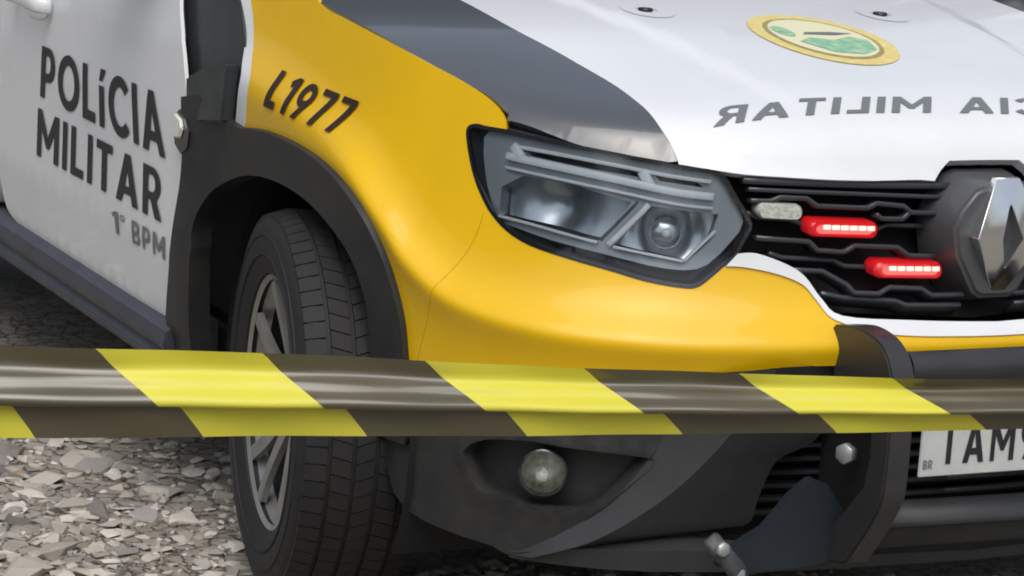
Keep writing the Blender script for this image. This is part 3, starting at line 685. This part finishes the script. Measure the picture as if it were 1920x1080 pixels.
# dark lower grille with fine slats
lg=R_(patch('lower_grille',[(0,.25),(.40,.25),(.52,.30),(.45,.42),(.30,.56),(0,.58)],S(-.13),'dark',car,h=.06,rim=0,flip=True))
for i in range(11):
    z=.30+.022*i; s1=.50-.010*i
    sweep('slat',[pt(s1*k/6,z,-.10) for k in range(7)],[snorm(s1*k/6,z) for k in range(7)],.007,.03,'grilleb',lg,.001)
# ---------------------------------------------------------------- push bar
pb=box('push_bar',(0,-.072,.597),(.50,.010,.010),'steel',car,.002)
SIDE=[(.045,.622),(-.010,.632),(-.05,.631),(-.085,.622),(-.112,.600),(-.127,.565),(-.131,.50),(-.131,.42),(-.125,.385),(-.095,.335),(-.060,.290),(-.045,.272),(.00,.262),(.02,.268)]
INN_=[(.02,.30),(-.02,.34),(-.075,.40),(-.085,.45),(-.082,.50),(.03,.53)]
for sx in(-1,1):
    prof=cat(SIDE,3)+INN_; n=len(prof); x0,x1=-.290*-sx,-.248*-sx
    v=[(x0,y,z) for y,z in prof]+[(x1,y,z) for y,z in prof]
    f=[tuple(range(n)),tuple(range(n,2*n))[::-1]]+[(i,(i+1)%n,n+(i+1)%n,n+i) for i in range(n)]
    bm=bmesh.new(); me=bpy.data.meshes.new('bar_bracket'); me.from_pydata(v,[],f); bm.from_mesh(me); bpy.data.meshes.remove(me)
    bevel(bmobj('bar_bracket',bm,'steel',pb),.003,2)
    # inner side web of the bracket with a bolt, and the folded foot plate
    web=[(.03,.53),(-.08,.50),(-.083,.45),(-.073,.40),(-.02,.34),(.02,.30),(.09,.33),(.09,.53)]
    n=len(web); v=[(sx*.262,y,z) for y,z in web]+[(sx*.256,y,z) for y,z in web]
    f=[tuple(range(n)),tuple(range(n,2*n))[::-1]]+[(i,(i+1)%n,n+(i+1)%n,n+i) for i in range(n)]
    bm=bmesh.new(); me=bpy.data.meshes.new('bracket_web'); me.from_pydata(v,[],f); bm.from_mesh(me); bpy.data.meshes.remove(me)
    bmobj('bracket_web',bm,'dark',pb)
    cyl('bolt',(sx*.288,-.02,.437),(sx,-.5,.1),.017,.016,'bolt',pb,n=6)
    foot=[(-.33,.395),(-.30,.383),(-.262,.33),(-.245,.285),(-.262,.262),(-.34,.250),(-.43,.245),(-.475,.262),(-.45,.29),(-.40,.32),(-.36,.37)]
    n=len(foot); v=[(x*-sx,-.005+.12*(abs(x)-.25),z) for x,z in foot]+[(x*-sx,.012+.12*(abs(x)-.25),z) for x,z in foot]
    f=[tuple(range(n)),tuple(range(n,2*n))[::-1]]+[(i,(i+1)%n,n+(i+1)%n,n+i) for i in range(n)]
    bm=bmesh.new(); me=bpy.data.meshes.new('foot_plate'); me.from_pydata(v,[],f); bm.from_mesh(me); bpy.data.meshes.remove(me)
    bevel(bmobj('foot_plate',bm,'blue',pb),.003,2)
    sh=sweep('shackle',[(sx*.505,.0,.315),(sx*.49,-.02,.295),(sx*.47,-.03,.27),(sx*.455,-.02,.25)],Vector((0,-1,.3)),.030,.016,'zincd',pb,.005)
    for z,x in((.305,.498),(.264,.468)): cyl('bolt',(sx*x,-.032,z),(0,-1,.2),.012,.012,'bolt',pb,n=6)
tube('cross_tube',[(-.245,-.090,.582),(-.1,-.092,.582),(.1,-.092,.582),(.245,-.090,.582)],.027,'steel',pb)
sweep('skid_bar',[(-.245,-.066,.352),(0,-.070,.350),(.245,-.066,.352)],Vector((0,-1,.8)),.045,.012,'greytrim',pb,.006)
sweep('skid_bar',[(-.245,-.050,.312),(0,-.054,.310),(.245,-.050,.312)],Vector((0,-1,-.4)),.045,.012,'plastic',pb,.006)
# number plate
pl=box('number_plate',(0,-.102,.4835),(.424,.004,.132),'plate',car,.0015)
pf=lambda x,z:(x,-.1052,z)
text('letter','TAM9',[(-.176,.436),(-.002,.436),(-.002,.501),(-.176,.501)],pf,'print',pl,gap=.24,t=.16)
text('letter','BR',[(-.206,.430),(-.189,.430),(-.189,.444),(-.206,.444)],pf,'printg',pl,t=.2)
bl=box('plate_band',(0,-.1048,.536),(.418,.0012,.024),mat('plate_blue',(.02,.06,.25),.4),pl,0)
# ---------------------------------------------------------------- wheels
def make_wheel():
    wh=revolve('wheel',[(-.088,.2175),(-.094,.226),(-.088,.231),(-.078,.222),(-.06,.207),(.06,.200),(.09,.226)],'alloy',None,72)
    revolve('tyre',[(-.078,.222),(-.098,.228),(-.108,.252),(-.1115,.280),(-.109,.305),(-.1035,.322),(-.094,.3325),(-.08,.3365),(.08,.3365),(.094,.3325),(.1035,.322),(.1115,.28),(.108,.252),(.09,.226)],'rubber',wh,96,deg=50)
    for xx,rr in((-.1112,.262),(-.1108,.296)): revolve('sidewall_rib',[(xx+.002,rr-.003),(xx-.0012,rr-.0015),(xx-.0012,rr+.0015),(xx+.002,rr+.003)],'rubber',wh,72)
    bm=bmesh.new(); N=70
    for rib,(xa,xb) in enumerate(((-.1005,-.066),(-.058,-.024),(-.016,.016),(.024,.058),(.066,.1005))):
        for k in range(N):
            a0=2*math.pi*(k+(rib%2)*.5)/N; a1=a0+2*math.pi/N*(.90 if rib in(0,4) else .93); sk=.03*(1 if rib%2 else -1)*(0 if rib in(0,4) else 1)
            vs=[]
            for r in(.332,.3425):
                for (x,a) in((xa,a0),(xb,a0+sk),(xb,a1+sk),(xa,a1)):
                    rr=r-(.010 if (abs(x)>.095) else 0)
                    vs.append(bm.verts.new((x,rr*math.cos(a),rr*math.sin(a))))
            for q in((4,5,6,7),(0,1,5,4),(1,2,6,5),(2,3,7,6),(3,0,4,7)): bm.faces.new([vs[i] for i in q])
    tr=bmobj('tread',bm,'rubber',wh); tr['kind']='stuff'
    revolve('brake_disc',[(-.012,.05),(-.012,.145),(.006,.145),(.006,.05)],'alloyd',wh,48)
    revolve('wheel_barrel',[(-.060,.206),(.02,.196),(.055,.19),(.056,.02)],'dark',wh,48)
    revolve('hub',[(-.052,.001),(-.056,.03),(-.05,.052),(-.035,.066),(.0,.07),(.03,.07)],'alloy',wh,32)
    revolve('hub_cap',[(-.062,.0008),(-.062,.024),(-.056,.028),(-.05,.028)],'alloyd',wh,24)
    for k in range(5):
        for sg in(-1,1):
            a=2*math.pi*(k+.05)/5; P=[]
            for r,x,da in((.045,-.050,.30),(.09,-.060,.20),(.14,-.070,.20),(.18,-.078,.225),(.214,-.083,.245)):
                t=a+sg*da; P.append((x,r*math.cos(t),r*math.sin(t)))
            sweep('spoke',cat(P,3),Vector((-1,0,0)),.027,.012,'alloy',wh,0)
        a=2*math.pi*(k+.55)/5
        cyl('wheel_bolt',(-.052,.045*math.cos(a),.045*math.sin(a)),(-1,0,0),.007,.012,'alloyd',wh,n=6,bev=0)
    return wh
wh=make_wheel(); wh.parent=car
def place_wheel(o,x,y,rz,flip,spin):
    o.rotation_mode='QUATERNION'; o.location=(x,y,.331); o.scale=(.955,.955,.955)
    o.rotation_quaternion=(Matrix.Rotation(rz+(math.pi if flip else 0),3,'Z')@Matrix.Rotation(spin,3,'X')).to_quaternion()
def copy_tree(o,parent):
    c=o.copy(); col.objects.link(c); c.parent=parent
    for k in kids(o): copy_tree(k,c)
    return c
STEER=-math.radians(10)
for i,(x,y,rz,fl_) in enumerate(((-.785,.832,STEER,False),(.785,.832,STEER,True),(-.785,3.506,0,False),(.785,3.506,0,True))):
    o=wh if i==0 else copy_tree(wh,car)
    place_wheel(o,x,y,rz,fl_,.25+.9*i)
# wheel housings and the dark underside
def housing(y,x0,x1,r):
    v=[];f=[];n=28
    for k in range(n+1):
        a=math.radians(-28)+(math.pi+math.radians(56))*k/n
        v+=[(x0,y+r*math.cos(a),.36+r*math.sin(a)),(x1,y+r*math.cos(a),.36+r*math.sin(a))]
    for k in range(n): f.append((2*k,2*k+1,2*k+3,2*k+2))
    f.append(tuple(2*k+1 for k in range(n+1)))
    return pyobj('wheel_housing',v,f,'dark',car,True)
for y in(.832,3.506): R_(housing(y,-.805,-.50,.405))
box('underbody',(0,2.2,.29),(1.58,2.1,.17),'dark',car,.02)
box('underbody',(0,.75,.40),(.96,1.1,.30),'dark',car,.02)
box('underbody',(0,3.65,.40),(.96,.9,.25),'dark',car,.02)
# ---------------------------------------------------------------- cabin above the frame
def cabin(name,rows,m,smooth=True):
    return loft(name,rows,m,car,3)
ws=[[(-.70,1.20,1.06),(-.35,1.13,1.075),(0,1.11,1.08),(.35,1.13,1.075),(.70,1.20,1.06)],[(-.58,1.88,1.56),(-.3,1.84,1.585),(0,1.83,1.59),(.3,1.84,1.585),(.58,1.88,1.56)]]
cabin('windscreen',ws,'glassdark')
rf=[[(-.58,1.885,1.565),(-.3,1.845,1.59),(0,1.835,1.595),(.3,1.845,1.59),(.58,1.885,1.565)],[(-.60,2.6,1.62),(-.3,2.6,1.65),(0,2.6,1.655),(.3,2.6,1.65),(.60,2.6,1.62)],[(-.56,3.7,1.57),(-.3,3.75,1.60),(0,3.76,1.605),(.3,3.75,1.60),(.56,3.7,1.57)]]
cabin('roof',rf,'white')
cabin('rear_window',[[(-.56,3.705,1.565),(0,3.765,1.60),(.56,3.705,1.565)],[(-.68,4.1,1.06),(0,4.17,1.08),(.68,4.1,1.06)]],'glassdark')
cabin('tailgate',[[(-.80,4.08,1.06),(0,4.20,1.07),(.80,4.08,1.06)],[(-.80,4.14,.7),(0,4.26,.7),(.80,4.14,.7)],[(-.78,4.1,.34),(0,4.2,.34),(.78,4.1,.34)]],'white')
R_(loft('side_window',[[(-.86,1.40,1.03),(-.868,2.2,1.03),(-.868,3.0,1.04),(-.85,3.55,1.05)],[(-.63,1.95,1.53),(-.63,2.3,1.57),(-.63,3.0,1.57),(-.62,3.5,1.53)]],'glassdark',car))
R_(sweep('pillar',[(-.80,1.12,1.04),(-.72,1.5,1.30),(-.62,1.87,1.55)],Vector((-1,-.2,.4)),.09,.05,'trim',car,.01))
R_(sweep('roof_rail_pillar',[(-.62,1.87,1.55),(-.635,2.4,1.60),(-.63,3.2,1.60),(-.62,3.6,1.56)],Vector((-1,0,.6)),.08,.04,'white',car,.01))
R_(sweep('rear_pillar',[(-.62,3.6,1.56),(-.75,3.85,1.3),(-.83,4.05,1.05)],Vector((-1,.3,.3)),.22,.05,'white',car,.01))
R_(sweep('belt_trim',[(-.875,1.38,1.03),(-.878,2.4,1.03),(-.872,3.4,1.035),(-.84,4.05,1.04)],Vector((-1,0,.2)),.03,.03,'gloss',car,.006))
box('cowl',(0,1.16,1.03),(1.4,.12,.05),'plastic',car,.01)
bm=bmesh.new(); bmesh.ops.create_uvsphere(bm,u_segments=24,v_segments=14,radius=1)
for v_ in bm.verts:
    q=[math.copysign(abs(a)**.55,a) for a in v_.co]; v_.co=Vector((-1.0+.105*q[0],1.48+.065*q[1]-.02*q[0],1.14+.080*q[2]*(1-.12*q[0])))
mi=R_(bmobj('wing_mirror',bm,'white',car,smooth=True))
sweep('mirror_arm',[(-.87,1.47,1.05),(-.93,1.475,1.075),(-.98,1.48,1.09)],Vector((0,-1,0)),.05,.05,'gloss',mi,.01)
for o in RS: mirror(o,car)
# ---------------------------------------------------------------- barrier tape and its stakes
TP=[(-2.46,-1.19,.977),(-2.0405,-1.3095,.9721),(-1.7885,-1.3798,.9704),(-1.5183,-1.4493,.9623),(-1.2322,-1.5258,.9588),(-1.0781,-1.5687,.9612),(-.62,-1.70,.975)]
BT=[(-2.46,-1.205,.900),(-2.0428,-1.3255,.896),(-1.7906,-1.3945,.9007),(-1.5201,-1.4615,.9044),(-1.2336,-1.5357,.9116),(-1.0795,-1.5779,.9173),(-.62,-1.71,.932)]
tt=[Vector(q) for q in cat(TP,16)]; bt=[Vector(q) for q in cat(BT,16)]
tl=[0.]
for a,b in zip(tt,tt[1:]): tl.append(tl[-1]+(b-a).length)
def at(arr,u):
    u=max(0,min(tl[-1]-1e-6,u)); i=bisect.bisect_right(tl,u)-1; t=(u-tl[i])/(tl[i+1]-tl[i]); return arr[i].lerp(arr[i+1],t)
BACK=Vector((.26,.96,0))
# (unfolded width, drop fraction, depth towards the car)
PROF=[(0,0,-.010),(.006,.06,-.0085),(.013,.15,-.006),(.019,.22,-.0045),(.024,.265,-.0055),(.029,.305,-.0095),(.034,.345,-.0125),(.039,.39,-.0135),(.044,.43,-.0155),(.049,.47,-.020),(.054,.51,-.0235),(.059,.56,-.0245),(.063,.605,-.023),(.066,.615,-.020),(.074,.58,-.016),(.082,.60,-.015),(.088,.66,-.0135),(.096,.78,-.010),(.104,.90,-.0075),(.110,1.0,-.0055)]
SHEAR=.82; PER=.1395; U0=-.119
v=[];f=[];mi_=[]; nst=0
cols=[]; u=-.20
us=[]
k=0
edges_u=[U0-.16+PER*i for i in range(-1,18)]
for a,b in zip(edges_u,edges_u[1:]):
    us+=[(a+(b-a)*j/8,len(us)) for j in range(8)]
us=[q[0] for q in us]
for ci,u in enumerate(us):
    for (wd,fr_,dp) in PROF:
        uu=u+SHEAR*wd
        a=at(tt,uu); b=at(bt,uu); wob=.0012*math.sin(uu*19+wd*60)+.0009*math.sin(uu*43-wd*90)
        uc=max(0,min(tl[-1],uu)); sc_=.45+.55*(1 if uc<1.3 else max(0,1-(uc-1.3)/.8))
        v.append(a.lerp(b,fr_)+BACK*(dp*sc_+wob))
NP=len(PROF)
for ci in range(len(us)-1):
    st=ci//8
    for i in range(NP-1):
        q=(ci*NP+i,(ci+1)*NP+i,(ci+1)*NP+i+1,ci*NP+i+1)
        if (v[q[0]]-v[q[1]]).length<1e-5 or (v[q[3]]-v[q[2]]).length<1e-5: continue
        f.append(q); mi_.append(st%2)
me=bpy.data.meshes.new('barrier_tape'); me.from_pydata(v,[],f); me.update()
tape=new('barrier_tape',me,None,['tapek','tapey'])
for p_,m_ in zip(me.polygons,mi_): p_.material_index=m_; p_.use_smooth=True
tag(tape,'yellow and black striped plastic barrier tape folded along its length in front of the car','tape')
for nm,(x,y),lab in(('barrier_stake',(-2.462,-1.200),'steel stake holding the left end of the striped tape'),('barrier_stake',(-.618,-1.705),'steel stake holding the right end of the striped tape')):
    s=empty(nm,(x,y,0)); tag(s,lab,'stake',group='stakes holding the tape')
    tube('pole',[(0,0,-.10),(0,0,.5),(0,0,1.06)],.011,'post',s,12,up=Vector((0,1,0)))
    cyl('cap',(0,0,1.065),(0,0,1),.014,.02,'gloss',s)
# ---------------------------------------------------------------- loose stones
def chip(rad,flat,rnd,n=10,cut=0):
    bm=bmesh.new()
    for i in range(n):
        d=Vector((rnd.gauss(0,1),rnd.gauss(0,1),rnd.gauss(0,1))).normalized()*rad*(.7+.5*rnd.random())
        bm.verts.new((d.x*(1+.5*rnd.random()),d.y,d.z*flat))
    r=bmesh.ops.convex_hull(bm,input=bm.verts[:])
    bmesh.ops.delete(bm,geom=[e for e in r['geom_interior'] if isinstance(e,bmesh.types.BMVert)],context='VERTS')
    bmesh.ops.recalc_face_normals(bm,faces=bm.faces)
    V=[vv.co.copy() for vv in bm.verts]; bm.verts.index_update(); Fc=[[x.index for x in fc.verts] for fc in bm.faces]; bm.free(); return V,Fc
rnd=random.Random(11)
CH=[chip(1,.28+.3*rnd.random(),rnd,14 if _<12 else 11) for _ in range(24)]
def gravel(name,cnt,r0,r1,area_,m,label):
    v=[];f=[]
    for _ in range(cnt):
        x=rnd.uniform(area_[0],area_[1]); y=rnd.uniform(area_[2],area_[3])
        if rnd.random()<.35: x=-1.2+rnd.gauss(0,1.6); y=1.2+rnd.gauss(0,2.2)
        if x>1.6: continue
        if x>-.70+.12*rnd.random() and y>.9: continue
        if x>-.90+.15*rnd.random() and y>1.75+.5*rnd.random(): continue
        r=r0*(r1/r0)**(rnd.random()**1.8); a=rnd.uniform(0,6.28)
        V,Fc=CH[rnd.randrange(24)]; rot=Matrix.Rotation(a,3,'Z')@Matrix.Rotation(rnd.uniform(-.35,.35),3,'X'); o=Vector((x,y,gz(x,y)+r*.12)); b=len(v)
        v+=[rot@(q*r)+o for q in V]; f+=[[b+i for i in t] for t in Fc]
    ob=pyobj(name,v,f,m); tag(ob,label,'gravel',kind='stuff'); return ob
gravel('gravel',9000,.006,.026,(-2.3,.2,.2,3.8),'stone','small pale stone chips scattered over the dirt beside the wheel')
gravel('gravel',5000,.006,.024,(-2.3,.2,.2,3.8),'stoned','small grey stone chips scattered over the dirt beside the wheel')
cmesh=[]
for i in range(12):
    V,Fc=CH[i]; me=bpy.data.meshes.new('stone'); me.from_pydata([tuple(q) for q in V],[],Fc); me.materials.append(M['stone' if i%3 else 'stoned']); cmesh.append(me)
def stone(x,y,r,me,label,group,rz):
    o=bpy.data.objects.new('stone',me); col.objects.link(o); o.scale=(r,r,r); o.rotation_euler=(rnd.uniform(-.2,.2),rnd.uniform(-.2,.2),rz); o.location=(x,y,gz(x,y)+r*.10)
    tag(o,label,'stone',group)
    return o
n=0
while n<110:
    x=rnd.uniform(-1.75,-.80); y=rnd.uniform(.75,2.7)
    if x>-.93 and .45<y<1.25: continue
    r=rnd.uniform(.020,.046); i=rnd.randrange(12); nm=('large ' if r>.033 else 'small ')+('pale' if i%3 else 'grey')
    stone(x,y,r,cmesh[i],nm+' flat angular stone chip lying on the dirt left of the wheel',nm+' stone chips on the dirt',rnd.uniform(0,6.28)); n+=1
V,Fc=CH[14]; me=bpy.data.meshes.new('stone'); me.from_pydata([tuple(q) for q in V],[],Fc); me.materials.append(M['stoneo'])
stone(-1.065,1.66,.024,me,'orange brown stone among the pale chips left of the wheel',None,.4)

# ---------------------------------------------------------------- trees round the lot (they stand out of the frame and show in paint and lamps)
def tree_mesh(seed):
    r=random.Random(seed); tv=[];tf=[]
    def limb(a,b,r0,r1,n=7):
        a,b=Vector(a),Vector(b); ax=(b-a).normalized(); q=Vector((0,0,1)).rotation_difference(ax).to_matrix(); k=len(tv)
        for p,rr in((a,r0),(b,r1)):
            for i in range(n): tv.append(p+q@Vector((rr*math.cos(6.283*i/n),rr*math.sin(6.283*i/n),0)))
        for i in range(n): tf.append((k+i,k+(i+1)%n,k+n+(i+1)%n,k+n+i))
    limb((0,0,-.1),(.1,.05,1.4),.22,.17); limb((.1,.05,1.4),(.0,.1,3.2),.17,.11); ends=[]
    for i in range(9):
        a=i*2.4+r.random(); z=1.5+.22*i; e=Vector((math.cos(a)*(1.6+r.random()),math.sin(a)*(1.6+r.random()),z+1.0+r.random()*1.4)); limb((.05,.07,z),e,.07,.025); ends.append(e)
    ends+= [Vector((r.gauss(0,.9),r.gauss(0,.9),3.4+1.8*r.random())) for _ in range(9)]+[Vector((r.gauss(0,1.3),r.gauss(0,1.3),1.0+1.6*r.random())) for _ in range(9)]
    lv=[];lf=[]
    for c in ends:
        for _ in range(260):
            p=c+Vector((r.gauss(0,.42),r.gauss(0,.42),r.gauss(0,.32))); q=Matrix.Rotation(r.uniform(0,6.28),3,'Z')@Matrix.Rotation(r.uniform(-1,1),3,'X'); s_=r.uniform(.07,.13); k=len(lv)
            lv+=[p+q@Vector(u) for u in((-s_,0,0),(0,-s_*.5,.02),(s_*1.2,0,0),(0,s_*.5,.02))]; lf.append((k,k+1,k+2,k+3))
    return (tv,tf),(lv,lf)
TM=[tree_mesh(i) for i in(3,8)]; tmd=[]
for (tv,tf),(lv,lf) in TM:
    a=bpy.data.meshes.new('trunk'); a.from_pydata([tuple(q) for q in tv],[],tf); a.materials.append(M['bark'])
    b=bpy.data.meshes.new('crown'); b.from_pydata([tuple(q) for q in lv],[],lf); b.materials.append(M['leaf']); tmd.append((a,b))
SPOTS=[(-15,-3),(-16,5),(-15.5,12),(-11,-15),(-3,-17),(5,-16)]
for i,(x,y) in enumerate(SPOTS):
    side='left side of the lot' if y>-6 else 'near side of the lot'
    o=empty('tree',(x,y,-.02)); o.rotation_euler.z=i*1.3; o.scale=(1.15,1.15,.95+.08*(i%4))
    tag(o,'leafy green tree along the '+side+', seen only as a reflection','tree',group='trees along the '+side)
    for nm,me in zip(('trunk','crown'),tmd[i%2]): c=bpy.data.objects.new(nm,me); col.objects.link(c); c.parent=o

wall=empty('shade_wall',(-5.6,3,0)); tag(wall,'unseen grey concrete wall added left of the car to block low sky light','wall')  # unseen wall added to block low sky, darkening door and ground under car
for i in range(8):
    box('shade_wall_panel',(0,-10+2.52*i,1.05),(.14,2.44,2.2),'concrete',wall,.01)
    box('shade_wall_post',(0,-11.26+2.52*i,1.12),(.22,.075,2.34),'concrete',wall,.01)
